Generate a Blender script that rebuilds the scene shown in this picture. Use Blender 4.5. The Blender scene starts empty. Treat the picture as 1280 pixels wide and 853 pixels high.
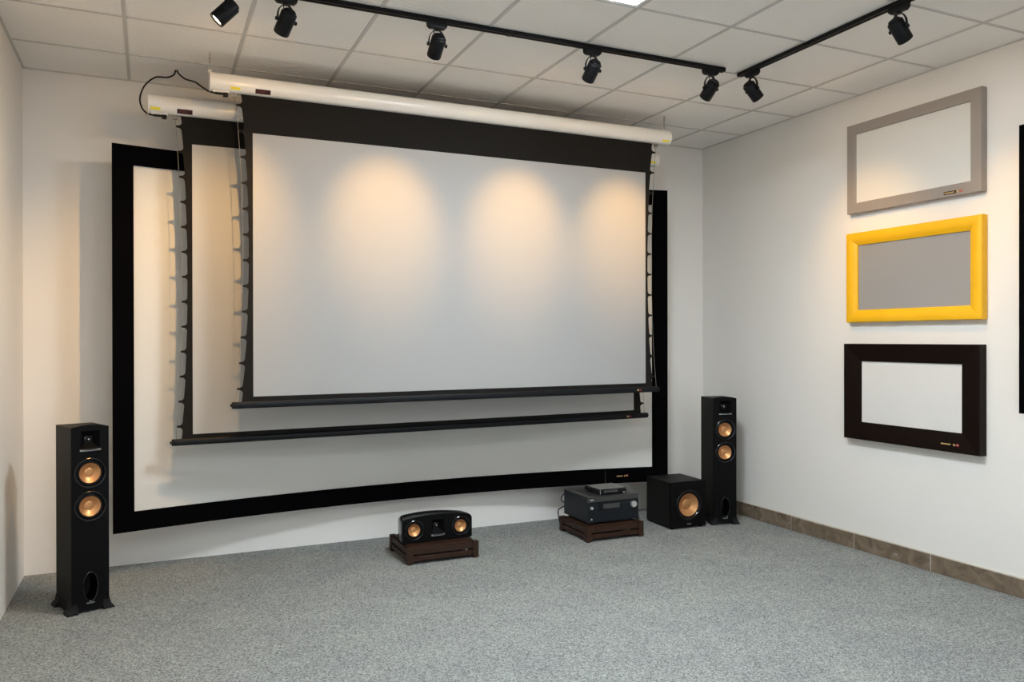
import bpy, bmesh, math, random
from math import sin, cos, pi, radians, sqrt
from mathutils import Vector, Matrix, Euler
random.seed(4)
SC = bpy.context.scene
COL = SC.collection

# ------------------------------------------------------------------ camera
W_PX, H_PX, F_PX = 1280.0, 853.0, 992.9
YAW, PITCH, ROLL = 24.454, -0.160, -0.0895       # degrees; yaw to the right of the back wall's normal
CAM_Z = 1.475
cd = bpy.data.cameras.new('camera')
cd.sensor_fit = 'HORIZONTAL'; cd.sensor_width = 36.0
cd.lens = F_PX / W_PX * 36.0
cd.clip_start = 0.05
cam = bpy.data.objects.new('camera', cd)
COL.objects.link(cam)
cam.location = (0, 0, CAM_Z)
cam.rotation_mode = 'XYZ'
cam.rotation_euler = (Matrix.Rotation(radians(-YAW), 3, 'Z') @ Matrix.Rotation(radians(90 + PITCH), 3, 'X')
                      @ Matrix.Rotation(radians(ROLL), 3, 'Z')).to_euler()
SC.camera = cam

# ------------------------------------------------------------------ room sizes (metres)
XL, XR = -0.723, 4.497          # left and right wall
YB, YF = 5.766, -3.80           # wall with the screens, wall behind the photographer
CH = 3.168                      # ceiling height
TILE = 0.6
GX0, GY0 = -0.123, 5.240        # one crossing of the ceiling grid

# ------------------------------------------------------------------ light and exposure
wd = bpy.data.worlds.new('world'); SC.world = wd; wd.use_nodes = True
bg = wd.node_tree.nodes['Background']
bg.inputs[0].default_value = (0.70, 0.80, 1.0, 1); bg.inputs[1].default_value = 0.3
sv = SC.view_settings
sv.view_transform = 'Standard'; sv.look = 'None'; sv.gamma = 1.0; sv.use_curve_mapping = False
sv.exposure = 0.22
PANEL_STRENGTH = 94.0
FILL_PANEL_STRENGTH = 26.0  # glow of the unseen panels added as fill
PANEL_COLOR = (0.86, 0.945, 1.0)
SPOT_POWER = 78.0
SPILL_POWER = 5.0
SPOT_COLOR = (1.0, 0.56, 0.17)
FILL_OPENING = (0.2, 3.9, 0.25, 2.55)    # made-up opening for fill light behind the photographer: x0, x1, z0, z1
ld = bpy.data.lights.new('rear_fill', 'AREA')
ld.shape = 'RECTANGLE'; ld.size = FILL_OPENING[1] - FILL_OPENING[0]; ld.size_y = FILL_OPENING[3] - FILL_OPENING[2]
ld.energy = 48.0; ld.color = (0.95, 0.97, 1.0)
lo = bpy.data.objects.new('rear_fill', ld); COL.objects.link(lo)
lo.location = ((FILL_OPENING[0] + FILL_OPENING[1]) / 2, YF - 0.22, (FILL_OPENING[2] + FILL_OPENING[3]) / 2)
lo.rotation_euler = (radians(90), 0, 0)          # added fill lamp, shines towards +y

# ------------------------------------------------------------------ materials
def nodes_of(name):
    m = bpy.data.materials.new(name); m.use_nodes = True
    nt = m.node_tree
    return m, nt, nt.nodes['Principled BSDF']

def mat(name, col, rough=0.6, var=0.06, scale=30.0, bump=0.0, bscale=None, metal=0.0, spec=0.5, coat=0.0, stretch=None, sheen=0.0):
    """plain coloured surface with slight procedural variation and fine relief"""
    m, nt, b = nodes_of(name)
    tc = nt.nodes.new('ShaderNodeTexCoord')
    src = tc.outputs['Object']
    if stretch:
        mp = nt.nodes.new('ShaderNodeMapping'); mp.inputs['Scale'].default_value = stretch
        nt.links.new(src, mp.inputs[0]); src = mp.outputs[0]
    nz = nt.nodes.new('ShaderNodeTexNoise'); nz.inputs['Scale'].default_value = scale; nz.inputs['Detail'].default_value = 4
    nt.links.new(src, nz.inputs['Vector'])
    mx = nt.nodes.new('ShaderNodeMix'); mx.data_type = 'RGBA'
    nt.links.new(nz.outputs['Fac'], mx.inputs['Factor'])
    mx.inputs['A'].default_value = (*[c * (1 - var) for c in col], 1)
    mx.inputs['B'].default_value = (*[min(1, c * (1 + var)) for c in col], 1)
    nt.links.new(mx.outputs['Result'], b.inputs['Base Color'])
    b.inputs['Roughness'].default_value = rough
    b.inputs['Metallic'].default_value = metal
    b.inputs['Specular IOR Level'].default_value = spec
    b.inputs['Coat Weight'].default_value = coat
    if sheen: b.inputs['Sheen Weight'].default_value = sheen
    if bump:
        n2 = nt.nodes.new('ShaderNodeTexNoise'); n2.inputs['Scale'].default_value = bscale or scale * 4; n2.inputs['Detail'].default_value = 3
        nt.links.new(src, n2.inputs['Vector'])
        bp = nt.nodes.new('ShaderNodeBump'); bp.inputs['Strength'].default_value = bump; bp.inputs['Distance'].default_value = 0.01
        nt.links.new(n2.outputs['Fac'], bp.inputs['Height']); nt.links.new(bp.outputs[0], b.inputs['Normal'])
    return m

def mat_emit(name, col, strength):
    m, nt, b = nodes_of(name)
    b.inputs['Base Color'].default_value = (0.8, 0.8, 0.8, 1)
    b.inputs['Emission Color'].default_value = (*col, 1)
    b.inputs['Emission Strength'].default_value = strength
    return m

def mat_carpet():
    m, nt, b = nodes_of('carpet')
    tc = nt.nodes.new('ShaderNodeTexCoord')
    n1 = nt.nodes.new('ShaderNodeTexNoise'); n1.inputs['Scale'].default_value = 70; n1.inputs['Detail'].default_value = 5; n1.inputs['Roughness'].default_value = 0.85
    n2 = nt.nodes.new('ShaderNodeTexNoise'); n2.inputs['Scale'].default_value = 2.6; n2.inputs['Detail'].default_value = 6; n2.inputs['Roughness'].default_value = 0.65
    n3 = nt.nodes.new('ShaderNodeTexVoronoi'); n3.inputs['Scale'].default_value = 180
    for n in (n1, n2, n3): nt.links.new(tc.outputs['Object'], n.inputs['Vector'])
    cr = nt.nodes.new('ShaderNodeValToRGB')
    e = cr.color_ramp.elements
    e[0].position = 0.26; e[0].color = (0.112, 0.115, 0.111, 1)
    e[1].position = 0.76; e[1].color = (0.455, 0.468, 0.455, 1)
    k = e.new(0.5); k.color = (0.262, 0.272, 0.264, 1)
    n3.inputs['Randomness'].default_value = 1.0
    sp = nt.nodes.new('ShaderNodeSeparateColor'); nt.links.new(n3.outputs['Color'], sp.inputs[0])
    mm = nt.nodes.new('ShaderNodeMix'); mm.data_type = 'FLOAT'; mm.inputs['Factor'].default_value = 0.40
    nt.links.new(n1.outputs['Fac'], mm.inputs['A']); nt.links.new(sp.outputs[0], mm.inputs['B'])
    nt.links.new(mm.outputs['Result'], cr.inputs[0])
    cr2 = nt.nodes.new('ShaderNodeValToRGB')
    e = cr2.color_ramp.elements
    e[0].position = 0.3; e[0].color = (0.86, 0.86, 0.885, 1); e[1].position = 0.7; e[1].color = (1.06, 1.06, 1.02, 1)
    nt.links.new(n2.outputs['Fac'], cr2.inputs[0])
    mx = nt.nodes.new('ShaderNodeMix'); mx.data_type = 'RGBA'; mx.blend_type = 'MULTIPLY'; mx.inputs['Factor'].default_value = 1
    nt.links.new(cr.outputs[0], mx.inputs['A']); nt.links.new(cr2.outputs[0], mx.inputs['B'])
    nt.links.new(mx.outputs['Result'], b.inputs['Base Color'])
    b.inputs['Roughness'].default_value = 0.95; b.inputs['Specular IOR Level'].default_value = 0.1
    ad = nt.nodes.new('ShaderNodeMath'); ad.operation = 'ADD'
    nt.links.new(n1.outputs['Fac'], ad.inputs[0]); nt.links.new(n3.outputs['Distance'], ad.inputs[1])
    bp = nt.nodes.new('ShaderNodeBump'); bp.inputs['Strength'].default_value = 0.12; bp.inputs['Distance'].default_value = 0.003
    nt.links.new(ad.outputs[0], bp.inputs['Height']); nt.links.new(bp.outputs[0], b.inputs['Normal'])
    return m

def mat_tile():
    """white ceiling board pressed with a fine diagonal weave of shallow dimples"""
    m, nt, b = nodes_of('ceiling_board')
    tc = nt.nodes.new('ShaderNodeTexCoord')
    mp = nt.nodes.new('ShaderNodeMapping'); mp.inputs['Rotation'].default_value = (0, 0, radians(45)); mp.inputs['Scale'].default_value = (48, 48, 48)
    nt.links.new(tc.outputs['Object'], mp.inputs[0])
    ck = nt.nodes.new('ShaderNodeTexVoronoi'); ck.inputs['Scale'].default_value = 1.0; ck.inputs['Randomness'].default_value = 0.12
    nt.links.new(mp.outputs[0], ck.inputs['Vector'])
    nz = nt.nodes.new('ShaderNodeTexNoise'); nz.inputs['Scale'].default_value = 3.0
    nt.links.new(tc.outputs['Object'], nz.inputs['Vector'])
    mx = nt.nodes.new('ShaderNodeMix'); mx.data_type = 'RGBA'
    nt.links.new(nz.outputs['Fac'], mx.inputs['Factor'])
    mx.inputs['A'].default_value = (0.88, 0.855, 0.82, 1); mx.inputs['B'].default_value = (0.93, 0.905, 0.87, 1)
    nt.links.new(mx.outputs['Result'], b.inputs['Base Color'])
    b.inputs['Roughness'].default_value = 0.55; b.inputs['Specular IOR Level'].default_value = 0.3
    bp = nt.nodes.new('ShaderNodeBump'); bp.inputs['Strength'].default_value = 0.5; bp.inputs['Distance'].default_value = 0.004
    nt.links.new(ck.outputs['Distance'], bp.inputs['Height']); nt.links.new(bp.outputs[0], b.inputs['Normal'])
    return m

def mat_marble():
    m, nt, b = nodes_of('brown_marble')
    tc = nt.nodes.new('ShaderNodeTexCoord')
    n1 = nt.nodes.new('ShaderNodeTexNoise'); n1.inputs['Scale'].default_value = 9; n1.inputs['Detail'].default_value = 8; n1.inputs['Distortion'].default_value = 1.2
    n2 = nt.nodes.new('ShaderNodeTexNoise'); n2.inputs['Scale'].default_value = 16; n2.inputs['Detail'].default_value = 6
    mp = nt.nodes.new('ShaderNodeMapping'); mp.inputs['Location'].default_value = (5, 2, 1)
    gi = nt.nodes.new('ShaderNodeObjectInfo')
    va = nt.nodes.new('ShaderNodeVectorMath'); va.operation = 'ADD'
    sc = nt.nodes.new('ShaderNodeVectorMath'); sc.operation = 'SCALE'; sc.inputs[0].default_value = (7, 5, 3)
    nt.links.new(gi.outputs['Random'], sc.inputs['Scale'])
    nt.links.new(tc.outputs['Object'], va.inputs[0]); nt.links.new(sc.outputs[0], va.inputs[1])
    nt.links.new(va.outputs[0], n1.inputs['Vector']); nt.links.new(va.outputs[0], mp.inputs[0]); nt.links.new(mp.outputs[0], n2.inputs['Vector'])
    cr = nt.nodes.new('ShaderNodeValToRGB'); e = cr.color_ramp.elements
    e[0].position = 0.3; e[0].color = (0.105, 0.075, 0.048, 1); e[1].position = 0.7; e[1].color = (0.25, 0.195, 0.14, 1)
    nt.links.new(n1.outputs['Fac'], cr.inputs[0])
    c2 = nt.nodes.new('ShaderNodeValToRGB'); e = c2.color_ramp.elements      # smears of white wall paint
    e[0].position = 0.66; e[0].color = (0, 0, 0, 1); e[1].position = 0.74; e[1].color = (1, 1, 1, 1)
    nt.links.new(n2.outputs['Fac'], c2.inputs[0])
    mx = nt.nodes.new('ShaderNodeMix'); mx.data_type = 'RGBA'
    nt.links.new(c2.outputs[0], mx.inputs['Factor']); nt.links.new(cr.outputs[0], mx.inputs['A']); mx.inputs['B'].default_value = (0.45, 0.42, 0.37, 1)
    nt.links.new(mx.outputs['Result'], b.inputs['Base Color'])
    b.inputs['Roughness'].default_value = 0.45
    return m

M = dict(
    wall=mat('wall_paint', (0.81, 0.79, 0.755), 0.9, 0.012, 2.2, 0.05, 60, spec=0.2),
    carpet=mat_carpet(), board=mat_tile(), marble=mat_marble(),
    grid=mat('grid_metal', (0.58, 0.565, 0.54), 0.5, 0.03, 12),
    slab=mat('slab_grey', (0.3, 0.3, 0.3), 0.9),
    grout=mat('joint_filler', (0.62, 0.58, 0.50), 0.9, 0.1, 40),
    diffuser=mat_emit('panel_diffuser', PANEL_COLOR, PANEL_STRENGTH), diffuser_fill=mat_emit('fill_panel_diffuser', PANEL_COLOR, FILL_PANEL_STRENGTH),
    panelframe=mat('panel_frame', (0.8, 0.8, 0.8), 0.4),
    sample_white=mat('matte_white_sample', (0.70, 0.69, 0.67), 0.95, 0.008, 2, spec=0.1),
    screen_mid=mat('matte_ivory_screen', (0.45, 0.44, 0.42), 0.95, 0.008, 2, spec=0.1),
    screen=mat('matte_white_screen', (0.365, 0.363, 0.358), 0.95, 0.008, 2, spec=0.1),
    screen_warm=mat('ivory_screen', (0.70, 0.69, 0.655), 0.95, 0.008, 2, spec=0.1),
    screen_grey=mat('grey_screen', (0.30, 0.30, 0.30), 0.75, 0.10, 400, spec=0.25),
    mask=mat('black_mask_fabric', (0.014, 0.013, 0.012), 0.9, 0.08, 60, spec=0.1),
    velvet=mat('black_velvet', (0.0025, 0.0025, 0.003), 1.0, 0.1, 60, spec=0.0),
    casing=mat('white_lacquer', (0.80, 0.785, 0.75), 0.22, 0.01, 5, spec=0.5),
    anchor=mat('dull_zinc', (0.22, 0.21, 0.19), 0.5, 0.05),
    bracket=mat('pale_bracket', (0.62, 0.61, 0.58), 0.4, 0.03),
    bar=mat('black_bar', (0.006, 0.007, 0.009), 0.45, 0.05, spec=0.2),
    cable=mat('tension_cable', (0.20, 0.19, 0.17), 0.5),
    blackplastic=mat('black_plastic', (0.005, 0.005, 0.006), 0.5, 0.05, spec=0.2),
    cord=mat('black_cord', (0.006, 0.006, 0.007), 0.5, 0.05, spec=0.2),
    yellowtag=mat('yellow_sticker', (0.85, 0.72, 0.02), 0.5, 0.03),
    plate=mat('dark_red_plate', (0.035, 0.006, 0.006), 0.35, 0.05),
    gold=mat('gold_print', (0.55, 0.38, 0.14), 0.4, 0.25, 300),
    dimred=mat('dim_red_print', (0.11, 0.015, 0.015), 0.5, 0.3, 300),
    redprint=mat('red_print', (0.35, 0.03, 0.03), 0.4, 0.3, 300),
    whiteprint=mat('white_print', (0.8, 0.75, 0.7), 0.4),
    steel=mat('chain_steel', (0.45, 0.43, 0.40), 0.35, metal=1.0),
    lamp=mat('lamp_black', (0.004, 0.004, 0.005), 0.45, 0.08, 60, spec=0.2),
    lens=mat_emit('lamp_lens', (1.0, 0.80, 0.52), 18.0),
    ash=mat('black_ash', (0.009, 0.009, 0.008), 0.5, 0.5, 24, 0.2, 40, stretch=(6, 6, 0.6), spec=0.16),
    baffle=mat('black_baffle', (0.0025, 0.0025, 0.003), 0.5, 0.05, spec=0.1),
    gloss=mat('black_gloss', (0.003, 0.003, 0.004), 0.18, 0.05, spec=0.4),
    rubber=mat('rubber_surround', (0.003, 0.003, 0.004), 0.5, spec=0.2),
    copper=mat('copper_cone', (0.58, 0.29, 0.12), 0.40, 0.04, metal=0.7),
    chrome=mat('grey_lip', (0.30, 0.32, 0.34), 0.25, metal=0.9),
    hole=mat('hollow_shade', (0.002, 0.002, 0.002), 0.9),  # near-black colour stands in for the shade inside openings
    wood=mat('dark_stained_wood', (0.030, 0.0125, 0.0065), 0.5, 0.45, 16, 0.15, 60, stretch=(1, 8, 8), spec=0.25),
    avr=mat('brushed_black', (0.007, 0.010, 0.014), 0.45, 0.06, 20, spec=0.22),
    avrtop=mat('brushed_grey', (0.045, 0.045, 0.043), 0.42, 0.05, 20, metal=0.2),
    display=mat('display_glass', (0.05, 0.052, 0.055), 0.15),
    silver=mat('silver_knob', (0.72, 0.72, 0.70), 0.3, metal=0.8),
    boxblack=mat('player_black', (0.012, 0.012, 0.013), 0.3),
    boxtop=mat('player_top', (0.16, 0.155, 0.14), 0.45),
    greyframe=mat('taupe_lacquer', (0.30, 0.265, 0.24), 0.45, 0.03, 8),
    yellowframe=mat('yellow_lacquer', (0.86, 0.47, 0.004), 0.42, 0.03, 8),
    brownframe=mat('espresso_wood', (0.007, 0.003, 0.002), 0.45, 0.25, 10, stretch=(1, 1, 8), spec=0.12),
)

# ------------------------------------------------------------------ mesh helpers
class MB:
    def __init__(self): self.v = []; self.f = []
    def add(self, vs, fs):
        o = len(self.v); self.v += [tuple(p) for p in vs]; self.f += [tuple(i + o for i in f) for f in fs]; return self
    def box(self, x0, x1, y0, y1, z0, z1, skip=()):
        vs = [(x, y, z) for z in (z0, z1) for y in (y0, y1) for x in (x0, x1)]
        fs = dict(bottom=(0, 2, 3, 1), top=(4, 5, 7, 6), front=(0, 1, 5, 4), back=(2, 6, 7, 3), left=(0, 4, 6, 2), right=(1, 3, 7, 5))
        return self.add(vs, [f for k, f in fs.items() if k not in skip])
    def loft(self, rings, caps=True, closed=True):
        n = len(rings[0]); o = len(self.v)
        for r in rings: self.v += [tuple(p) for p in r]
        for i in range(len(rings) - 1):
            for j in range(n if closed else n - 1):
                k = (j + 1) % n
                self.f.append((o + i * n + j, o + i * n + k, o + (i + 1) * n + k, o + (i + 1) * n + j))
        if caps:
            self.f.append(tuple(o + j for j in reversed(range(n))))
            self.f.append(tuple(o + (len(rings) - 1) * n + j for j in range(n)))
        return self
    def tube(self, pts, r, n=8):
        pts = [Vector(p) for p in pts]; rings = []
        t0 = (pts[1] - pts[0]).normalized()
        u = t0.orthogonal().normalized()
        for i, p in enumerate(pts):
            t = (pts[min(i + 1, len(pts) - 1)] - pts[max(i - 1, 0)]).normalized()
            u = (u - t * u.dot(t)).normalized(); w = t.cross(u)
            rr = r[i] if isinstance(r, (list, tuple)) else r
            rings.append([p + (u * cos(2 * pi * k / n) + w * sin(2 * pi * k / n)) * rr for k in range(n)])
        return self.loft(rings)
    def lathe(self, prof, o, axis, n=32, cap0=False, cap1=False):
        """profile of (radius, distance along axis)"""
        o = Vector(o); a = Vector(axis).normalized(); u = a.orthogonal().normalized(); w = a.cross(u)
        rings = [[o + a * h + (u * cos(2 * pi * k / n) + w * sin(2 * pi * k / n)) * r for k in range(n)] for r, h in prof]
        b = len(self.v); self.loft(rings, caps=False)
        if cap0: self.f.append(tuple(b + j for j in reversed(range(n))))
        if cap1: self.f.append(tuple(b + (len(prof) - 1) * n + j for j in range(n)))
        return self
    def build(self, name, material, parent=None, smooth=False, bevel=0.0, seg=2):
        me = bpy.data.meshes.new(name); me.from_pydata(self.v, [], self.f)
        bm = bmesh.new(); bm.from_mesh(me)
        bmesh.ops.recalc_face_normals(bm, faces=bm.faces[:])
        bm.to_mesh(me); bm.free()
        return finish(name, me, material, parent, smooth, bevel, seg)

def finish(name, me, material, parent, smooth, bevel, seg=2):
    me.materials.append(M[material] if isinstance(material, str) else material)
    if smooth:
        for p in me.polygons: p.use_smooth = True
        me.set_sharp_from_angle(angle=radians(38))
    o = bpy.data.objects.new(name, me); COL.objects.link(o)
    if parent: o.parent = parent
    if bevel:
        md = o.modifiers.new('bevel', 'BEVEL'); md.width = bevel; md.segments = seg; md.limit_method = 'ANGLE'; md.angle_limit = radians(40)
    return o

def holed_plate(outline, holes, y0, y1):
    """plate in the xz plane; front face at y0 pierced by holes, walls back to y1; no rear face"""
    bm = bmesh.new(); edges = []
    loops = [outline] + holes
    for lp in loops:
        vs = [bm.verts.new((x, y0, z)) for x, z in lp]
        edges += [bm.edges.new((vs[i], vs[(i + 1) % len(vs)])) for i in range(len(vs))]
    bmesh.ops.triangle_fill(bm, use_beauty=True, use_dissolve=False, edges=edges)
    for lp in loops:
        a = [bm.verts.new((x, y0, z)) for x, z in lp]; b = [bm.verts.new((x, y1, z)) for x, z in lp]
        for i in range(len(lp)):
            j = (i + 1) % len(lp); bm.faces.new((a[i], a[j], b[j], b[i]))
    bmesh.ops.remove_doubles(bm, verts=bm.verts[:], dist=1e-5)
    bmesh.ops.recalc_face_normals(bm, faces=bm.faces[:])
    me = bpy.data.meshes.new('plate'); bm.to_mesh(me); bm.free()
    return me

def ellipse(cx, cz, rx, rz, n=36): return [(cx + rx * cos(2 * pi * k / n), cz + rz * sin(2 * pi * k / n)) for k in range(n)]
def rect(x0, x1, z0, z1): return [(x0, z0), (x1, z0), (x1, z1), (x0, z1)]

def tag(o, label, cat=None, group=None, kind=None):
    o['label'] = label
    if cat: o['category'] = cat
    if group: o['group'] = group
    if kind: o['kind'] = kind
    return o
def thing(name, label, cat, loc=(0, 0, 0), rz=0.0, group=None):
    o = bpy.data.objects.new(name, None); COL.objects.link(o); o.empty_display_size = 0.1
    o.location = loc; o.rotation_euler = (0, 0, rz)
    return tag(o, label, cat, group)
def copy_tree(o, parent=None):
    c = o.copy(); COL.objects.link(c); c.parent = parent
    for ch in list(o.children): copy_tree(ch, c)
    return c
def smooth_path(pts, n=8):
    """Catmull-Rom through the points"""
    P = [Vector(p) for p in pts]; P = [P[0] * 2 - P[1]] + P + [P[-1] * 2 - P[-2]]; out = []
    for i in range(1, len(P) - 2):
        for k in range(n):
            t = k / n; a, b, c, d = P[i - 1], P[i], P[i + 1], P[i + 2]
            out.append(0.5 * ((2 * b) + (c - a) * t + (2 * a - 5 * b + 4 * c - d) * t * t + (3 * b - a - 3 * c + d) * t ** 3))
    return out + [P[-2]]

# ------------------------------------------------------------------ the room
T = 0.15
def struct(o, label): return tag(o, label, None, None, 'structure')
struct(MB().box(XL - T, XR + T, YF - T, YB + T, -0.12, 0).build('floor', 'carpet'), 'grey speckled carpet covering the whole floor')
struct(MB().box(XL - T, XL, YF, YB, 0, CH + 0.06).build('wall_left', 'wall'), 'bare white wall opposite the framed samples')
struct(MB().box(XR, XR + T, YF, YB, 0, CH + 0.06).build('wall_right', 'wall'), 'white wall carrying the column of framed screen samples')
struct(MB().box(XL - T, XR + T, YB, YB + T, 0, CH + 0.06).build('wall_back', 'wall'), 'white wall behind the big projection screens')
w = MB()
w.box(XL - T, FILL_OPENING[0], YF - T, YF, 0, CH + 0.06); w.box(FILL_OPENING[1], XR + T, YF - T, YF, 0, CH + 0.06)
w.box(FILL_OPENING[0], FILL_OPENING[1], YF - T, YF, 0, FILL_OPENING[2]); w.box(FILL_OPENING[0], FILL_OPENING[1], YF - T, YF, FILL_OPENING[3], CH + 0.06)
struct(w.build('wall_front', 'wall'), 'white wall with an added fill-light opening, behind the viewer')
f = MB(); t = 0.05  # frame around the added fill-light opening
f.box(FILL_OPENING[0], FILL_OPENING[1], YF - 0.10, YF - 0.04, FILL_OPENING[2], FILL_OPENING[2] + t); f.box(FILL_OPENING[0], FILL_OPENING[1], YF - 0.10, YF - 0.04, FILL_OPENING[3] - t, FILL_OPENING[3])
for k in range(4):
    x = FILL_OPENING[0] + (FILL_OPENING[1] - FILL_OPENING[0] - t) * k / 3
    f.box(x, x + t, YF - 0.10, YF - 0.04, FILL_OPENING[2] + t, FILL_OPENING[3] - t)
struct(f.build('fill_opening_frame', 'panelframe'), 'slim pale frame of the added fill-light opening behind the viewer')

# ceiling: slab, grid bars, single boards
ceil = struct(MB().box(XL - T, XR + T, YF - T, YB + T, CH + 0.06, CH + 0.12).build('ceiling', 'slab'), 'suspended ceiling of square white boards in a metal grid')
xs = [XL] + [GX0 + TILE * i for i in range(0, 8)] + [XR]
ys = []; y = GY0
while y > YF: ys.append(y); y -= TILE
ys = [YB] + ys + [YF]
for x in xs[1:-1]:
    MB().box(x - 0.0095, x + 0.0095, YF, YB, CH - 0.0015, CH + 0.02).build('grid_bar', 'grid', ceil)
for y in ys[1:-1]:
    MB().box(XL, XR, y - 0.007, y + 0.007, CH - 0.001, CH + 0.018).build('grid_bar', 'grid', ceil)
for (a, b) in ((XL, XL + 0.012), (XR - 0.012, XR)):
    MB().box(a, b, YF, YB, CH - 0.004, CH + 0.02).build('wall_angle', 'grid', ceil)
MB().box(XL, XR, YB - 0.012, YB, CH - 0.004, CH + 0.02).build('wall_angle', 'grid', ceil)
PANELS = [(4, 4), (4, 9), (4, 13), (1, 8), (1, 12)]     # (column, row) of light panel cells; all but the first are added fill
tile_mesh = None
for ci in range(len(xs) - 1):
    for ri in range(len(ys) - 1):
        x0, x1, y1, y0 = xs[ci], xs[ci + 1], ys[ri], ys[ri + 1]
        if x1 - x0 < 0.03 or y1 - y0 < 0.03: continue
        if (ci, ri) in PANELS: continue
        full = abs(x1 - x0 - TILE) < 0.004 and abs(y1 - y0 - TILE) < 0.004
        if full and tile_mesh:
            o = bpy.data.objects.new('ceiling_board', tile_mesh); COL.objects.link(o); o.parent = ceil
        else:
            hx, hy = (x1 - x0) / 2 - 0.002, (y1 - y0) / 2 - 0.002; m = MB()
            ring = lambda i, z: [(sx * (hx - i), sy * (hy - i), z) for sx, sy in ((-1, -1), (1, -1), (1, 1), (-1, 1))]
            m.loft([ring(0, 0.014), ring(0, 0.004), ring(0.016, 0.002)])
            o = m.build('ceiling_board', 'board', ceil)
            if full: tile_mesh = o.data
        o.location = ((x0 + x1) / 2, (y0 + y1) / 2, CH)
        o.rotation_euler = (radians(random.uniform(-.08, .08)), radians(random.uniform(-.08, .08)), 0)
for ci, ri in PANELS:
    x0, x1, y1, y0 = xs[ci], xs[ci + 1], ys[ri], ys[ri + 1]
    seen = (ci, ri) == (4, 4)
    p = thing('ceiling_light', 'square flat light panel in the ceiling between the two tracks' if seen else 'square flat light panel in the ceiling ' + {(4, 9): 'above the viewer, added unseen for fill light', (4, 13): 'before the added opening, unseen and for fill light', (1, 8): 'close to the bare wall, added unseen for fill light', (1, 12): 'beside the bare wall near the added opening, unseen and for fill light'}[(ci, ri)],
              'ceiling light', ((x0 + x1) / 2, (y0 + y1) / 2, CH), 0, None if seen else 'added fill panels over the unseen rest of the room')
    h = 0.286
    MB().box(-h + .02, h - .02, -h + .02, h - .02, 0.002, 0.012).build('diffuser', 'diffuser' if seen else 'diffuser_fill', p)
    fr = MB()
    for q in ((-h, h, -h, -h + .02), (-h, h, h - .02, h), (-h, -h + .02, -h + .02, h - .02), (h - .02, h, -h + .02, h - .02)):
        fr.box(*q, -0.003, 0.012)
    fr.build('frame', 'panelframe', p)

# skirting of brown marble along the right wall
bb = struct(MB().box(XR - 0.008, XR, YF, YB, 0, 0.104).build('baseboard_right', 'grout'), 'skirting of brown marble pieces with pale smeared joints')
y1 = YB; y0 = 5.275
while y1 > YF + 0.02:
    y0 = max(y0, YF)
    MB().box(XR - 0.016, XR - 0.007, y0 + 0.0055, y1 - 0.0055, 0.001, 0.106 + random.uniform(-.002, .002)).build('marble_piece', 'marble', bb, bevel=0.0015)
    y1 = y0; y0 -= 0.6
MB().box(XR - 0.006, XR, YF, YB, 0.104, 0.113).build('filler_line', 'grout', bb)

# ------------------------------------------------------------------ curved fixed screen
CX, CHW, CYE, CSAG = 1.829, 2.043, 5.42, 0.245
def cy(x): return CYE + CSAG * (1 - ((x - CX) / CHW) ** 2)
def cz(x, z): return z + 0.0045 * (x - CX)
def curved_bar(x0, x1, z0, z1, d0, d1, n=32):
    rings = []
    for i in range(n + 1):
        x = x0 + (x1 - x0) * i / n; yy = cy(x)
        rings.append([(x, yy + d0, cz(x, z0)), (x, yy + d0, cz(x, z1)), (x, yy + d1, cz(x, z1)), (x, yy + d1, cz(x, z0))])
    return MB().loft(rings)
fs = thing('curved_screen', 'huge curved fixed projection screen with a wide matt black frame, behind the others', 'projection screen', (CX, YB, 0.29))
def at(o):                                     # keep world coordinates for parts of a thing with a moved origin
    def f(part):
        part.parent = o; part.matrix_parent_inverse = (Matrix.Translation(o.location) @ o.rotation_euler.to_matrix().to_4x4()).inverted(); return part
    return f
P = at(fs)
X0, X1 = CX - CHW, CX + CHW; B = 0.119
Z0, Z1 = 0.293, 2.685
P(curved_bar(X0, X0 + B, Z0, Z1, 0, 0.045, 4).build('frame_side', 'velvet'))
P(curved_bar(X1 - B, X1, Z0, Z1, 0, 0.045, 4).build('frame_side', 'velvet'))
P(curved_bar(X0 + B, X1 - B, Z1 - B, Z1, 0, 0.045).build('frame_top', 'velvet'))
P(curved_bar(X0 + B, X1 - B, Z0, Z0 + B, 0, 0.045).build('frame_bottom', 'velvet'))
P(curved_bar(X0 + B - .02, X1 - B + .02, Z0 + B - .02, Z1 - B + .02, 0.026, 0.036).build('screen_surface', 'screen_warm', smooth=True))
for x in (0.9, 2.75):
    for z in (0.6, 2.4): P(MB().box(x - .05, x + .05, cy(x) + 0.04, YB, z - .04, z + .04).build('wall_bracket', 'bracket'))
def emblem(P, x0, y, z, wdt, axis='x', plate='plate', s=1):
    """small maker's plate: gold print, then a pale square and a red square; s scales, axis x or y is its length"""
    def q(a0, a1, z0, z1, d, nm, m):
        b = MB()
        if axis == 'x': b.box(x0 + a0, x0 + a1, y - d, y + 0.001, z + z0, z + z1)
        else: b.box(x0 - d, x0 + 0.001, y - a1, y - a0, z + z0, z + z1)
        return P(b.build(nm, m))
    u = wdt
    q(0, u * .66, -.011 * s, .011 * s, .0012, 'maker_plate', plate)
    q(u * .05, u * .56, -.004 * s, .004 * s, .0018, 'maker_print', 'gold')
    q(u * .70, u * .80, -.007 * s, .005 * s, .0014, 'maker_mark', 'gold')
    q(u * .85, u, -.008 * s, .008 * s, .0012, 'maker_mark', 'redprint')
    q(u * .90, u * .96, -.003 * s, .003 * s, .0018, 'maker_mark', 'whiteprint')
emblem(P, 3.42, cy(3.535) - .001, 0.361, 0.112, plate='velvet', s=.9)

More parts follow.
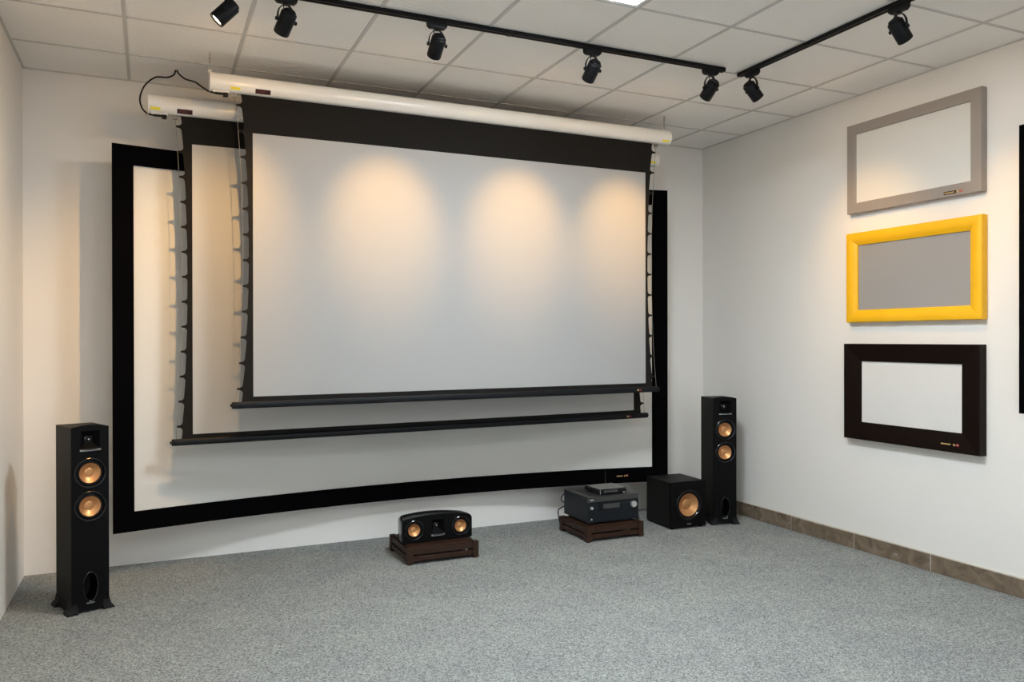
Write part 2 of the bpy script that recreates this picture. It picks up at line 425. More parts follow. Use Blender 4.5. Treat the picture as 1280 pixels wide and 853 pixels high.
# ------------------------------------------------------------------ tab-tensioned roll-down screens
def rolldown(label, y, hx0, hx1, hz, R, cab0, bow, bite, xm, white, ztop, zbar, barx, shear, npitch, surf, chain_z=None, wall=False, tagx=None, logo=(0, 0)):
    S = thing('roll_down_screen', label, 'projection screen', ((hx0 + hx1) / 2, y, hz))
    P = at(S)
    zs = lambda x, z: z + shear * (x - xm) * max(0, min(1, (ztop - z) / (ztop - zbar)))
    # casing: round tube with a flat slotted underside
    def prof(x, r):
        pts = []
        for k in range(30):
            a = radians(-60 + 300 * k / 29)
            pts.append((x, y + r * cos(a), hz + r * sin(a)))
        return pts
    P(MB().loft([prof(hx0 + .012, R), prof(hx1 - .012, R)]).build('casing', 'casing', smooth=True))
    for a, b in ((hx0, hx0 + .012), (hx1 - .012, hx1)):
        P(MB().loft([prof(a, R + .002), prof(b, R + .002)]).build('end_cap', 'casing', smooth=True))
    # fabric with scalloped sides
    zt, zb = hz - R * .82, zbar + 0.012
    zmid, hh = (zt + zb) / 2, (zt - zb) / 2
    def xc(z): return cab0 + bow * (1 - ((z - zmid) / hh) ** 2)
    pitch = (zt - zb) / npitch
    left = []
    tabs = [zt - pitch * (i + 0.45) for i in range(npitch)]
    left.append((xc(zt) + bite, zt))
    for z in tabs:
        r = 0.020
        for k in range(5):                     # rounded corner above the tab
            a = pi / 2 * k / 4
            left.append((xc(z) + bite - r * (1 - cos(a)), z + .007 + r - r * sin(a)))
        left.append((xc(z) - .002, z + .006)); left.append((xc(z) - .002, z - .006))
        for k in range(5):
            a = pi / 2 * (1 - k / 4)
            left.append((xc(z) + bite - r * (1 - cos(a)), z - .007 - r + r * sin(a)))
    left.append((xc(zb) + bite, zb))
    m = MB()                                   # every outline point is lower than the one before, so the sheet is a stack of strips
    for yy, fl in ((y, 0), (y + .001, 1)):
        rows = [[(x, yy, zs(x, z)), (xm, yy, zs(xm, z)), (2 * xm - x, yy, zs(2 * xm - x, z))] for x, z in left]
        m.loft(rows, caps=False, closed=False)
    for sd in (0, 1):
        m.loft([[(x if not sd else 2 * xm - x, yy, zs(x if not sd else 2 * xm - x, z)) for yy in (y, y + .001)] for x, z in left], caps=False, closed=False)
    me = bpy.data.meshes.new('masking'); me.from_pydata(m.v, [], m.f)
    P(finish('black_masking', me, 'mask', None, False, 0))
    wx0, wx1, wz0, wz1 = white
    m = MB(); q = [(wx0, zs(wx0, wz0)), (wx1, zs(wx1, wz0)), (wx1, zs(wx1, wz1)), (wx0, zs(wx0, wz1))]
    m.loft([[(x, y - .0014, z) for x, z in q], [(x, y - .0002, z) for x, z in q]])
    P(m.build('screen_surface', surf))
    for s in (0, 1):
        pts = [((xc(z) if not s else 2 * xm - xc(z)), y, z) for z in [zt + (zb - zt) * k / 24 for k in range(25)]]
        pts = [(px, py, zs(px, pz)) for px, py, pz in pts]
        P(MB().tube(pts, .0013, 6).build('tension_cable', 'cable'))
        bx = 2 * xm - xc(zt) if s else xc(zt)
        P(MB().box(bx - .012, bx + .012, y - .006, y + .010, zt - .026, zt + .006).build('cable_anchor', 'anchor'))
    # bottom bar: thin upper lip over a rounded body
    bx0, bx1 = barx
    def bprof(x):
        z = zs(x, zbar); s = [(-.010, .020), (-.016, .012), (-.018, 0), (-.016, -.014), (-.010, -.020), (.012, -.020), (.016, -.012), (.016, .012), (.012, .020)]
        return [(x, y + p, z + q) for p, q in s]
    P(MB().loft([bprof(bx0 + .02), bprof(bx1 - .02)]).build('bottom_bar', 'bar'))
    for a, b in ((bx0, bx0 + .02), (bx1 - .02, bx1)):
        P(MB().loft([bprof(a), bprof(b)]).build('bar_end', 'blackplastic', bevel=.004))
        mid = a if a < xm else b; d = -1 if a < xm else 1
        z = zs(mid, zbar)
        P(MB().lathe([(.009, 0), (.009, .008), (.005, .010)], (mid, y, z), (d, 0, 0), 12, cap1=True).build('cable_hook', 'blackplastic'))
    xe = bx1 - .20
    emb = zs(xe, zbar)
    P(MB().box(xe, xe + .014, y - .0195, y - .0175, emb - .006, emb + .006).build('maker_mark', 'gold'))
    P(MB().box(xe + .022, xe + .034, y - .0195, y - .0175, emb - .006, emb + .006).build('maker_mark', 'redprint'))
    # stickers and plate that follow the tube
    def patch(nm, mt, x0, x1, a0, a1, off=.0008):
        m = MB(); r = R + off
        ring = lambda x: [(x, y + rr * cos(radians(a)), hz + rr * sin(radians(a))) for rr, aa in ((r, range(7)), (R - .0005, range(6, -1, -1))) for a in [a0 + (a1 - a0) * k / 6 for k in aa]]
        m.loft([ring(x0), ring(x1)]); P(m.build(nm, mt))
    patch('warning_sticker', 'yellowtag', tagx[0], tagx[0] + .055, 207, 223)
    patch('warning_sticker', 'yellowtag', tagx[1], tagx[1] + .055, 207, 223)
    patch('maker_plate', 'plate', logo[0], logo[0] + .088, 203, 232)
    patch('maker_print', 'dimred', logo[0] + .015, logo[0] + .06, 213, 221, .0014)
    # power inlet and plug under the left end
    P(MB().box(hx0 + .015, hx0 + .11, y - .03, y + .02, hz - R - .004, hz - R + .012).build('inlet_box', 'bracket', bevel=.003))
    P(MB().box(hx0 + .03, hx0 + .075, y - .028, y - .004, hz - R - .013, hz - R - .003).box(hx0 + .075, hx0 + .103, y - .03, y - .002, hz - R - .024, hz - R + .0).build('power_plug', 'blackplastic', bevel=.002))
    P(MB().tube([(hx0 + .001, y - .016, hz - R - .004), (hx0 + .016, y - .016, hz - R - .007), (hx0 + .032, y - .016, hz - R - .008)], .005, 8).build('plug_boot', 'blackplastic', smooth=True))
    if chain_z:
        for x in (hx0 + .002, hx1 - .03):
            m = MB(); z = chain_z; k = 0
            n = 16
            while z > hz + R - .004:
                pts = [(x + (0.0055 * cos(2 * pi * i / n) if k % 2 else 0), y + (0 if k % 2 else 0.0055 * cos(2 * pi * i / n)), z - .014 + .014 * sin(2 * pi * i / n)) for i in range(n + 1)]
                m.tube(pts, .0022, 6); z -= .022; k += 1
            P(m.build('hanging_chain', 'steel', smooth=True))
            P(MB().tube([(x, y, CH), (x, y, chain_z - .006)], .003, 6).build('ceiling_hook', 'steel'))
            P(MB().box(x - .01, x + .01, y - .004, y + .004, hz + R - .004, hz + R + .014).build('hanger_lug', 'casing'))
    if wall:
        for x in (hx0 + .5, hx1 - .5):
            P(MB().box(x - .02, x + .02, y + R - .01, YB - .003, hz - .03, hz + .03).build('wall_bracket', 'bracket'))
    return S
S1 = rolldown('front roll-down projection screen with white tube casing hung on chains, spotlit', 5.02, 0.319, 3.586, 2.998, 0.058,
         0.462, 0.044, 0.034, 1.972, (0.564, 3.385, 1.134, 2.721), 2.94, 1.085, (0.441, 3.501), 0.0045, 12, 'screen',
         chain_z=CH - .006, tagx=(0.435, 3.51), logo=(0.575, 0))
S2 = rolldown('roll-down projection screen hanging between the front screen and the curved black-framed screen', 5.32, -0.011, 3.687, 2.908, 0.060,
         0.140, 0.036, 0.032, 1.858, (0.237, 3.475, 0.897, 2.688), 2.86, 0.851, (0.115, 3.603), 0.0078, 13, 'screen_mid',
         wall=True, tagx=(0.002, 3.60), logo=(0.150, 0))

# power cords of the two roll-down screens, from one hole in the ceiling
c1 = smooth_path([(0.147, 5.43, CH), (0.135, 5.42, 3.135), (0.095, 5.39, 3.105), (0.03, 5.35, 3.085), (-0.03, 5.33, 3.02), (-0.056, 5.32, 2.94), (-0.045, 5.31, 2.878), (-0.0165, 5.303, 2.8445)])
tag(MB().tube(c1, .005, 8).build('power_cable', 'cord', smooth=True), 'black cable looping down from the ceiling to the middle roll-down screen casing', 'cable', 'power cables of the roll-down screens')
c2 = smooth_path([(0.156, 5.432, CH), (0.165, 5.40, 3.14), (0.20, 5.31, 3.085), (0.25, 5.20, 3.04), (0.285, 5.10, 2.985), (0.3135, 5.005, 2.9375)])
tag(MB().tube(c2, .005, 8).build('power_cable', 'cord', smooth=True), 'black cable sagging from the ceiling to the chain-hung front screen casing', 'cable', 'power cables of the roll-down screens')

# ------------------------------------------------------------------ ceiling tracks and spotlights
TZ = CH - 0.022
def track(name, label, axis, a0, a1, c, ends):
    o = thing(name, label, 'track', ((a0 + a1) / 2, c, CH) if axis == 'x' else (c, (a0 + a1) / 2, CH)); P = at(o)
    def bx(m, p0, p1, q0, q1, z0, z1): return m.box(p0, p1, c + q0, c + q1, z0, z1) if axis == 'x' else m.box(c + q0, c + q1, p0, p1, z0, z1)
    m = MB(); bx(m, a0, a1, -.018, -.006, TZ, CH); bx(m, a0, a1, .006, .018, TZ, CH); bx(m, a0, a1, -.006, .006, TZ + .008, CH)
    P(m.build('rail', 'lamp'))
    for e in ends:
        m = MB(); bx(m, e - .012, e + .012, -.0195, .0195, TZ - .002, CH); P(m.build('end_cap', 'lamp', bevel=.002))
track('light_track', 'black ceiling track rail carrying the two spotlights near the corner of the white walls', 'x', 1.815, 3.262, 3.985, (3.262,))
track('light_track', 'black ceiling track rail parallel to the screens, the length towards the power cords', 'x', -0.30, 1.813, 3.985, (1.80,))
track('light_track', 'black ceiling track rail running towards the viewer beside the framed samples', 'y', 1.9, 4.02, 3.425, (4.008,))

def spot_head(label, loc, aim, adapter, tilt, group, power=1.0, color=None, size=46, spill=0.8):
    """aim: compass direction in degrees, 0 = +y, positive towards -x; tilt: degrees below the horizontal"""
    S = thing('track_spotlight', label, 'spotlight', loc, radians(aim), group)
    ra = radians(adapter - aim)
    ad = MB().loft([[(sx * .055, sy * .017, 0) for sx, sy in ((-1, -1), (1, -1), (1, 1), (-1, 1))],
                    [(sx * .053, sy * .017, -.022) for sx, sy in ((-1, -1), (1, -1), (1, 1), (-1, 1))],
                    [(sx * .040, sy * .015, -.034) for sx, sy in ((-1, -1), (1, -1), (1, 1), (-1, 1))]]).build('track_adapter', 'lamp', S, bevel=.002)
    ad.rotation_euler = (0, 0, ra)
    PZ = -.118
    MB().lathe([(.013, -.030), (.013, -.042)], (0, 0, 0), (0, 0, 1), 16, True, True).build('swivel', 'lamp', S)
    m = MB()
    for s in (-1, 1):
        pth = smooth_path([(s * .006, 0, -.038), (s * .020, 0, -.046), (s * .038, 0, -.070), (s * .0445, 0, -.095), (s * .0445, 0, PZ)], 5)
        ring = []
        for i, p in enumerate(pth):
            t = (pth[min(i + 1, len(pth) - 1)] - pth[max(i - 1, 0)]).normalized(); nrm = Vector((t.z, 0, -t.x))
            ring.append([p + nrm * a + Vector((0, b, 0)) for a, b in ((-.0018, -.007), (.0018, -.007), (.0018, .007), (-.0018, .007))])
        m.loft(ring)
    m.build('yoke', 'lamp', S, smooth=True)
    tl = radians(tilt); ax = Vector((0, cos(tl), -sin(tl))); o = Vector((0, 0, PZ))
    bd = MB().lathe([(.0, -.056), (.026, -.056), (.029, -.053), (.029, -.047), (.036, -.044), (.0385, -.040), (.0385, .064), (.0375, .068), (.033, .068), (.031, .058), (.0, .058)], o, ax, 32).build('lamp_body', 'lamp', S, smooth=True)
    MB().lathe([(.0, .0585), (.0305, .0585)], o, ax, 28).build('lens', 'lens', bd)
    for s in (-1, 1):
        MB().lathe([(.0, .045), (.0, .0545), (.0095, .0545), (.0095, .0455), (.004, .0455), (.004, .036)], o, (s, 0, 0), 16).build('tilt_knob', 'lamp', S, smooth=True)
    up = Vector((0, sin(tl), cos(tl)))
    e = o - ax * .054
    MB().tube(smooth_path([(-.012, 0, -.036), (-.020, -.012, -.058), (-.012, -.016, -.080), tuple(e)], 6), .0028, 6).build('lead', 'cord', S, smooth=True)
    L = bpy.data.lights.new('spot', 'SPOT'); L.energy = SPOT_POWER * power; L.color = color or SPOT_COLOR
    L.spot_size = radians(size); L.spot_blend = 1.0; L.shadow_soft_size = .010
    q = bpy.data.objects.new('spot_lamp', L); COL.objects.link(q); q.parent = S
    q.location = o + ax * .072; q.rotation_euler = ax.to_track_quat('-Z', 'Y').to_euler()
    L = bpy.data.lights.new('spill', 'SPOT'); L.energy = SPILL_POWER * spill; L.color = color or SPOT_COLOR     # wide stray light of the same reflector
    L.spot_size = radians(150); L.spot_blend = 0.8; L.shadow_soft_size = .010
    q2 = bpy.data.objects.new('spill_lamp', L); COL.objects.link(q2); q2.parent = S
    q2.location = q.location; q2.rotation_euler = q.rotation_euler
    return S
TB = TZ
G1, G2 = 'spotlights on the track before the screens', 'spotlights aimed at the framed samples'
spot_head('black track spotlight turned sideways to the bare wall', (0.33, 3.985, TB), 84, 0, 47, G1, power=.42, size=105, spill=.8)
spot_head('black track spotlight lighting the scalloped screen edges below the power cords', (0.605, 3.985, TB), 20, 0, 42, G1, power=1.05, size=66, spill=2.1)
spot_head('black track spotlight beside the rail joint, aimed at the front screen', (1.380, 3.985, TB), 0, 0, 38, G1)
spot_head('black track spotlight between the rail joint and the rail end, aimed at the front screen', (2.325, 3.985, TB), 0, 0, 38, G1)
spot_head('black track spotlight at the end of the rail before the screens', (3.170, 3.985, TB), 0, 0, 38, G1)
spot_head('black track spotlight at the corner end of the rail, aimed at the sample wall', (3.425, 3.90, TB), -90, -90, 44, G2, power=.42, size=60)
spot_head('black track spotlight in mid-rail, aimed at the yellow framed sample', (3.425, 2.83, TB), -90, -90, 46, G2, power=.40, size=60)

# ------------------------------------------------------------------ loudspeakers
def woofer(parent, x, z, r_trim, r_cone, y=0.0, depth=.035):
    o = (x, y, z); ax = (0, -1, 0)
    t = MB().lathe([(r_trim, 0), (r_trim, .004), (r_trim - .004, .007), (r_trim * .86, .006), (r_trim * .82, .001), (r_trim * .82, -.012)], o, ax, 40).build('woofer', 'gloss', parent, smooth=True)
    r0, r1 = r_trim * .82, r_cone
    MB().lathe([(r0 + (r1 - r0) * k / 8, -.004 + .007 * sin(pi * k / 8)) for k in range(9)], o, ax, 40).build('surround', 'rubber', t, smooth=True)
    pr = [(r1, -.004)]
    for k in range(1, 9):
        q = k / 8; pr.append((r1 * (1 - .55 * q), -.004 - depth * .55 * q ** 0.9))
    c = MB().lathe(pr, o, ax, 40)
    b = pr[-1]
    c.lathe([(b[0] * cos(pi / 2 * k / 6) + (0 if k < 6 else 0), b[1] + b[0] * .14 * sin(pi / 2 * k / 6)) for k in range(6)] + [(0.0005, b[1] + b[0] * .14)], o, ax, 40)
    c.build('cone', 'copper', t, smooth=True)
    return t
def horn(parent, x, z, h, y=0.0, lip=True):
    sq = lambda s, yy, r=0: [(x - s, yy, z - s), (x + s, yy, z - s), (x + s, yy, z + s), (x - s, yy, z + s)]
    t = MB().loft([sq(h, y), sq(h, y - .002), sq(h * .9, y - .002), sq(h * .42, y + .030), sq(h * .30, y + .036)], caps=False).build('horn', 'baffle', parent)
    MB().lathe([(h * .42, 0), (h * .40, .004), (.011, .006), (.009, .010), (.005, .013), (.0, .014)], (x, y + .038, z), (0, -1, 0), 20).build('tweeter', 'gloss', t, smooth=True)
    MB().lathe([(.005, 0), (.004, .003), (0, .0035)], (x, y + .026, z), (0, -1, 0), 14).build('tweeter_tip', 'silver', t, smooth=True)
    if lip:
        rg = []
        for k in range(9):
            a = -1 + 2 * k / 8; b = .004 * (1 - a * a)
            rg.append([(x + a * h, y - .001, z - h - .010), (x + a * h, y - .006 - b, z - h - .008), (x + a * h, y - .006 - b, z - h - .003), (x + a * h, y - .001, z - h + .003)])
        MB().loft(rg).build('horn_lip', 'chrome', t, smooth=True)
    return t
def tower(label, cx, cyy, rz):
    S = thing('tower_speaker', label, 'speaker', (cx, cyy, 0), rz, 'pair of tower speakers')
    hw, D = .094, .27
    MB().box(-hw, hw, .018, D, .035, 1.0, skip=('front',)).build('cabinet', 'ash', S, bevel=.002)
    # baffle with arched top, pierced for horn, woofers and port
    top = [(hw - 2 * hw * k / 16, 1.0 + .013 * (1 - (1 - 2 * k / 16) ** 2)) for k in range(17)]
    out = [(-hw, .035), (hw, .035)] + top
    PZ, PX, PR = .137, .036, .078
    holes = [rect(-.046, .046, .933 - .046, .933 + .046), ellipse(0, .752, .072, .072), ellipse(0, .572, .072, .072), ellipse(0, PZ, PX, PR)]
    me = holed_plate(out, holes, 0, .019); bf = finish('baffle', me, 'baffle', S, False, 0)
    m = MB()                                                   # top cover of the arched baffle
    m.loft([[(x, 0, z), (x, .019, z), (x, .019, .99), (x, 0.0005, .99)] for x, z in top]); m.build('baffle_cap', 'baffle', S)
    horn(S, 0, .933, .053)
    for z in (.752, .572): woofer(S, 0, z, .083, .054)
    m = MB(); n = 36; rr = []
    for dx, yy in ((.006, .0), (.005, -.004), (.001, -.006), (-.003, -.003), (-.006, .010), (-.008, .10)):
        rr.append([((PX + dx) * cos(2 * pi * k / n), yy, PZ + (PR + dx) * sin(2 * pi * k / n)) for k in range(n)])
    m.loft(rr, caps=False); p = m.build('port', 'gloss', S, smooth=True)
    MB().add([((PX + .01) * cos(2 * pi * k / n), .10, PZ + (PR + .01) * sin(2 * pi * k / n)) for k in range(n)], [tuple(range(n))]).build('port_shade', 'hole', p)  # black sheet painted as the shade deep in the port
    MB().box(-.020, .020, -.0016, 0, .046, .054).build('maker_plate', 'chrome', S)
    # flared plinth on four feet
    ring = lambda z, e, ef: [(-hw - e, -ef, z), (hw + e, -ef, z), (hw + e, D + ef, z), (-hw - e, D + ef, z)]
    MB().loft([ring(.014, .012, .004), ring(.030, .006, .002), ring(.062, .0005, .0005)]).build('plinth', 'baffle', S)
    for sx in (-1, 1):
        for y0, y1, e in ((-.010, .060, -1), (D - .060, D + .010, 1)):
            a, b = sx * (hw - .03), sx * (hw + .025); c = sx * (hw + .001)
            yb = (y0 + (.010 if e < 0 else 0), y1 - (.010 if e > 0 else 0))
            MB().loft([[(a, y0, 0), (b, y0, 0), (b, y1, 0), (a, y1, 0)], [(a, y0, .008), (b, y0, .008), (b, y1, .008), (a, y1, .008)],
                       [(a, yb[0] - .004, .030), (c + sx * .008, yb[0] - .004, .030), (c + sx * .008, yb[1], .030), (a, yb[1], .030)],
                       [(a, yb[0], .060), (c, yb[0], .060), (c, yb[1], .060), (a, yb[1], .060)]]).build('foot', 'blackplastic', S)
    return S
tower('black tower speaker with copper cones standing near the bare wall and the curved screen', -0.2995, 4.855, math.atan2(.084, .223))
tower('black tower speaker with copper cones standing in the corner behind the subwoofer', 4.140, 5.027, math.atan2(-.066, .227))

def subwoofer():
    S = thing('subwoofer', 'black cube subwoofer with one large copper cone beside the tower speaker', 'subwoofer', (3.797, 5.045, 0), radians(-2.5))
    hw, D, z0, z1 = .160, .352, .014, .362
    MB().box(-hw, hw, .018, D, z0, z1, skip=('front',)).build('cabinet', 'ash', S, bevel=.002)
    me = holed_plate(rect(-hw, hw, z0, z1), [ellipse(.004, .182, .108, .108)], 0, .019); finish('baffle', me, 'baffle', S, False, 0)
    MB().box(-hw, hw, .0005, .018, z1 - .004, z1).build('baffle_edge', 'ash', S)
    woofer(S, .004, .182, .118, .088, depth=.05)
    MB().box(-.012, .024, -.0015, 0, .030, .040).build('maker_plate', 'chrome', S)
    for x in (-.13, .13):
        for y in (.03, .32): MB().lathe([(.018, 0), (.02, .015)], (x, y, 0), (0, 0, 1), 16, True, True).build('foot', 'blackplastic', S)
subwoofer()

def rack(label, cx, cyy, wx, dy, rz=0):
    S = thing('equipment_stand', label, 'stand', (cx, cyy, 0), rz, 'low wooden equipment stands')
    hx, hy, p, H = wx / 2, dy / 2, .042, .113
    for sx in (-1, 1):
        for sy in (-1, 1):
            x, y = sx * (hx - p / 2), sy * (hy - p / 2)
            MB().box(x - p / 2, x + p / 2, y - p / 2, y + p / 2, .004, H).build('post', 'wood', S, bevel=.003)
            MB().lathe([(.014, 0), (.016, .005)], (x, y, 0), (0, 0, 1), 14, True, True).build('foot', 'blackplastic', S)
    i = .006
    for sy in (-1, 1):
        y = sy * (hy - i - .009)
        for z0, z1 in ((.022, .054), (.066, .104)):
            MB().box(-hx + p, hx - p, y - .009, y + .009, z0, z1).build('rail', 'wood', S, bevel=.002)
    for sx in (-1, 1):
        x = sx * (hx - i - .009)
        for z0, z1 in ((.022, .054), (.066, .104)):
            MB().box(x - .009, x + .009, -hy + p, hy - p, z0, z1).build('rail', 'wood', S, bevel=.002)
    MB().box(-hx + .025, hx - .025, -hy + .025, hy - .025, .088, .113).build('top_board', 'wood', S, bevel=.002)
    return S
rack('low dark wooden stand under the centre speaker', 1.761, 5.183, .50, .43)
rack('low dark wooden stand under the amplifier', 3.100, 5.195, .487, .425)

def centre_speaker():
    S = thing('centre_speaker', 'black horizontal centre speaker with two small copper cones on a wooden stand', 'speaker', (1.757, 5.075, .113), radians(0.5), None)
    hw, h, arch, D = .247, .158, .024, .20
    def outline(s=1.0, t=1.0, n=16):
        r = .030; pts = []
        top = lambda x: h * t + arch * (1 - (x / hw) ** 2)
        for cx_, cz_, a0 in ((-hw * s + .012, .016, 180), (hw * s - .012, .016, 270)):
            for k in range(5):
                a = radians(a0 + 22.5 * k); pts.append((cx_ + .012 * cos(a), cz_ + .012 * sin(a)))
        for k in range(7):
            a = radians(15 * k); pts.append((hw * s - r + r * cos(a), top(hw * s - r) - r + r * sin(a)))
        for k in range(1, n):
            x = (hw * s - r) * (1 - 2 * k / n); pts.append((x, top(x)))
        for k in range(7):
            a = radians(90 + 15 * k); pts.append((-hw * s + r + r * cos(a), top(hw * s - r) - r + r * sin(a)))
        return pts
    holes = [ellipse(-.165, .088, .056, .056), ellipse(.165, .088, .056, .056), rect(-.048, .048, .1, .176)]
    hy = .100
    holes[2] = rect(-.046, .046, hy - .046, hy + .046)
    me = holed_plate(outline(), holes, 0, .02); finish('baffle', me, 'baffle', S, False, 0)
    rg = lambda s, y, t=1.0: [(x, y, z) for x, z in outline(s, t)]
    MB().loft([rg(1, .019), rg(1, .05), rg(.95, .14, .97), rg(.85, D, .90)], caps=False).build('cabinet', 'gloss', S, smooth=True)
    m = MB().add(rg(.85, D, .90), [tuple(range(len(outline())))]); m.build('back_panel', 'ash', S)
    for x in (-.165, .165): woofer(S, x, .088, .066, .041, depth=.026)
    horn(S, 0, hy, .050, lip=False)
    rgs = []
    for k in range(9):
        a = -1 + 2 * k / 8; b = .008 * (1 - a * a)
        rgs.append([(a * .048, -.001, hy - .064), (a * .048, -.006 - b, hy - .062), (a * .048, -.006 - b, hy - .056), (a * .048, -.001, hy - .050)])
    MB().loft(rgs).build('horn_lip', 'chrome', S, smooth=True)
    for x in (-.15, .15): MB().box(x - .03, x + .03, .02, .16, 0, .012).build('foot', 'rubber', S)
centre_speaker()

# ------------------------------------------------------------------ amplifier, player, cables
def amplifier():
    S = thing('amplifier', 'black audio receiver with silver knobs on the wooden stand', 'amplifier', (3.113, 5.035, .113), 0)
    hw, z0, z1, D = .2175, .014, .200, .38
    MB().box(-hw + .006, hw - .006, .012, D, z0, z1 - .002).build('chassis', 'avr', S, bevel=.002)
    MB().box(-hw + .006, hw - .006, .014, D, z1 - .002, z1).build('lid', 'avrtop', S)
    for k in range(12):
        MB().box(-.16 + k * .028, -.145 + k * .028, .06, .30, z1 - .0005, z1 + .0006).build('vent_slot', 'hole', S)  # flat dark strips, the shade of the slots put into colour
    zt = z1 - .036
    MB().box(-hw, hw, 0, .012, z0, zt - .001).build('front_panel', 'avr', S, bevel=.002)
    MB().box(-hw, hw, -.003, .013, zt, z1).build('front_strip', 'avrtop', S, bevel=.003)
    MB().box(-.20, -.172, -.0042, -.002, z1 - .022, z1 - .014).build('maker_plate', 'silver', S)
    MB().box(-.130, .070, -.002, .001, .098, .156).build('display_window', 'blackplastic', S)
    MB().box(-.090, .052, -.0028, -.001, .110, .146).build('display', 'display', S)
    kn = lambda nm, x, z, r, l, mt: MB().lathe([(r * 1.0, 0), (r, l * .8), (r * .9, l), (r * .55, l), (r * .5, l * .85), (0, l * .85)], (x, 0, z), (0, -1, 0), 28).build(nm, mt, S, smooth=True)
    kn('volume_knob', .170, .126, .024, .020, 'silver'); kn('input_knob', -.190, .124, .011, .014, 'silver')
    kn('headphone_socket', -.188, .040, .0065, .004, 'silver')
    for k in range(11):
        MB().lathe([(.0045, 0), (.0045, .003), (0, .0035)], (-.118 + k * .021, 0, .072), (0, -1, 0), 12).build('button', 'blackplastic', S)
    MB().lathe([(.006, 0), (.006, .003), (0, .0035)], (-.19, 0, .072), (0, -1, 0), 12).build('button', 'blackplastic', S)
    MB().box(-hw, hw, -.001, .001, .054, .0555).build('panel_groove', 'hole', S)  # dark strip, the shade of the groove put into colour
    for x in (-.17, .17):
        for y in (.05, .33): MB().lathe([(.022, 0), (.024, .014)], (x, y, 0), (0, 0, 1), 18, True, True).build('foot', 'blackplastic', S)
amplifier()
def player():
    S = thing('media_player', 'small black media player with an upright aerial on top of the amplifier', 'media player', (3.137, 5.08, .3135), 0)
    hw, D, h = .114, .200, .042
    MB().box(-hw, hw, .004, D, .004, h).build('body', 'boxblack', S, bevel=.003)
    MB().box(-hw + .003, hw - .003, .007, D - .003, h - .0005, h + .002).build('top_plate', 'boxtop', S)
    MB().box(-hw, hw, 0, .005, .004, h).build('front_panel', 'gloss', S, bevel=.0015)
    MB().box(-hw + .001, -hw + .005, -.0015, .001, .006, h - .002).build('edge_trim', 'silver', S)
    MB().box(-.08, .04, -.0012, .001, .016, .034).build('display', 'display', S)
    MB().box(.085, .103, -.0012, .001, .008, .012).build('maker_plate', 'whiteprint', S)
    MB().tube([(.058, D + .008, h - .016), (.058, D + .008, h + .004), (.058, D + .008, h + .012), (.058, D + .008, h + .098)], [.007, .007, .0045, .004], 10).build('aerial', 'blackplastic', S, smooth=True)
    MB().lathe([(.006, 0), (.006, .022)], (.058, D - .006, h - .016), (0, 1, 0), 12, True, True).build('aerial_joint', 'blackplastic', S)
    for k in range(2): MB().box(-hw - .022, -hw, D - .03 - k * .035, D - .012 - k * .035, .016, .044 - k * .008).build('plug', 'blackplastic', S, bevel=.002)
    for x in (-.09, .09):
        for y in (.02, .17): MB().lathe([(.008, 0), (.009, .005)], (x, y, 0), (0, 0, 1), 12, True, True).build('foot', 'rubber', S)
player()
def cord(nm, label, pts, r, mt='cord', grp='cables behind the amplifier'):
    return tag(MB().tube(smooth_path(pts, 8), r, 8).build(nm, mt, smooth=True), label, 'cable', grp)
cord('audio_cable', 'black cable looping out beside the amplifier, against the white wall', [(2.95, 5.43, .27), (2.928, 5.46, .264), (2.908, 5.468, .238), (2.912, 5.468, .212), (2.935, 5.455, .200), (2.97, 5.43, .198)], .0045)
cord('power_cable', 'black cable dropping from the amplifier to the carpet behind the stand', [(2.96, 5.43, .178), (2.935, 5.455, .173), (2.905, 5.475, .155), (2.890, 5.49, .13), (2.91, 5.51, .06), (2.94, 5.54, .008), (3.0, 5.57, .007)], .0045)
cord('speaker_cable', 'black cable hanging between the amplifier and the subwoofer', [(3.28, 5.43, .28), (3.37, 5.47, .30), (3.43, 5.46, .25), (3.41, 5.45, .16), (3.46, 5.44, .07), (3.52, 5.43, .007), (3.62, 5.48, .007)], .005)
cord('coiled_cable', 'pale grey cable bundled on the carpet between stand and subwoofer', [(3.44, 5.36, .006), (3.52, 5.34, .02), (3.57, 5.40, .05), (3.50, 5.46, .06), (3.43, 5.42, .045), (3.47, 5.36, .03), (3.55, 5.37, .06), (3.56, 5.43, .085), (3.48, 5.44, .095), (3.44, 5.38, .075), (3.51, 5.36, .10), (3.55, 5.42, .06), (3.52, 5.46, .006)], .006, 'steel')

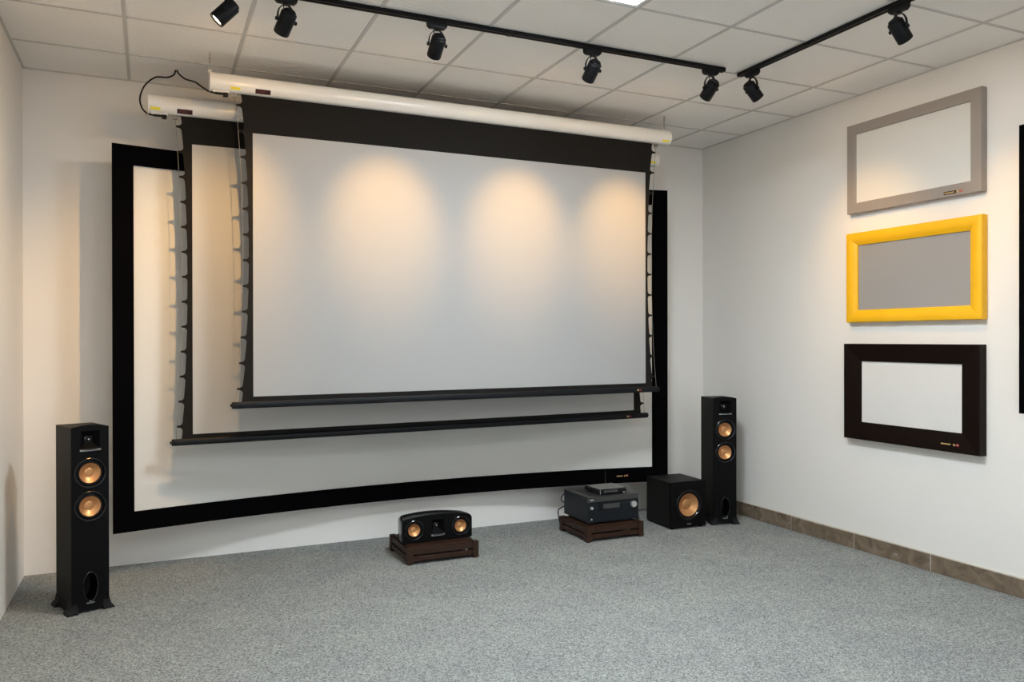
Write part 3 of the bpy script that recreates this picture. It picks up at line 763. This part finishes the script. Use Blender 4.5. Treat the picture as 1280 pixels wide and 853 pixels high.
# ------------------------------------------------------------------ framed screen samples on the right wall
def sample(name, label, y0, y1, z0, z1, b, prof, fmat, smat, recess, em, cat='framed screen', plate='plate', bh=None, grp='framed screen samples on the right wall'):
    """prof: list of (distance in from the outer edge as a share of the bar, stand-off from the wall); picture lies in the yz plane"""
    S = thing(name, label, cat, (XR, (y0 + y1) / 2, (z0 + z1) / 2), 0, grp); P = at(S)
    bh = bh or b
    def rr(q, st):
        dy, dz = b * q, bh * q; x = XR - st
        return [(x, y1 - dy, z0 + dz), (x, y0 + dy, z0 + dz), (x, y0 + dy, z1 - dz), (x, y1 - dy, z1 - dz)]
    names = ('frame_bottom', 'frame_side', 'frame_top', 'frame_side')
    for k in range(4):                                  # four mitred mouldings
        m = MB(); j = (k + 1) % 4
        ringA = [rr(q, st)[k] for q, st in prof]; ringB = [rr(q, st)[j] for q, st in prof]
        m.loft([ringA, ringB]); P(m.build(names[k], fmat, smooth=True))
    q = 0.92
    P(MB().box(XR - recess, XR - .002, y0 + b * q, y1 - b * q, z0 + bh * q, z1 - bh * q).build('screen_sample', smat))
    if em:
        emblem(P, XR - em[0], em[1], em[2], em[3], axis='y', plate=plate, s=em[4])
    return S
G = .002
sample('framed_sample', 'white screen sample in a flat taupe grey frame, above the yellow one', 3.110, 4.100, 2.342, 2.958, .070,
       [(0, G), (0, .046), (.02, .050), (.93, .050), (1, .046), (1, G)], 'greyframe', 'screen_warm', .036, (.050, 3.353, 2.364, .125, .85))
sample('framed_sample', 'grey screen sample in a rounded bright yellow frame', 3.104, 4.109, 1.584, 2.206, .086,
       [(.03, G), (.03, .026), (0, .028), (0, .044), (.05, .052), (.25, .056), (.5, .054), (.75, .047), (.92, .036), (1, .034), (1, G)], 'yellowframe', 'screen_grey', .024, (.0525, 3.362, 1.607, .128, .95))
sample('framed_sample', 'white screen sample in a wide dark espresso frame, under the yellow one', 3.112, 4.120, .778, 1.437, .130,
       [(0, G), (0, .058), (.03, .062), (.80, .044), (.92, .040), (1, .038), (1, G)], 'brownframe', 'sample_white', .030, (.058, 3.372, .826, .125, .95), bh=.120, plate='brownframe')
sample('framed_screen', 'large velvet-black framed screen on the wall beside the column of framed samples', 0.13, 2.889, 1.050, 2.672, .080,
       [(0, G), (0, .048), (.03, .050), (.97, .050), (1, .048), (1, G)], 'velvet', 'screen', .030, None, grp=None)
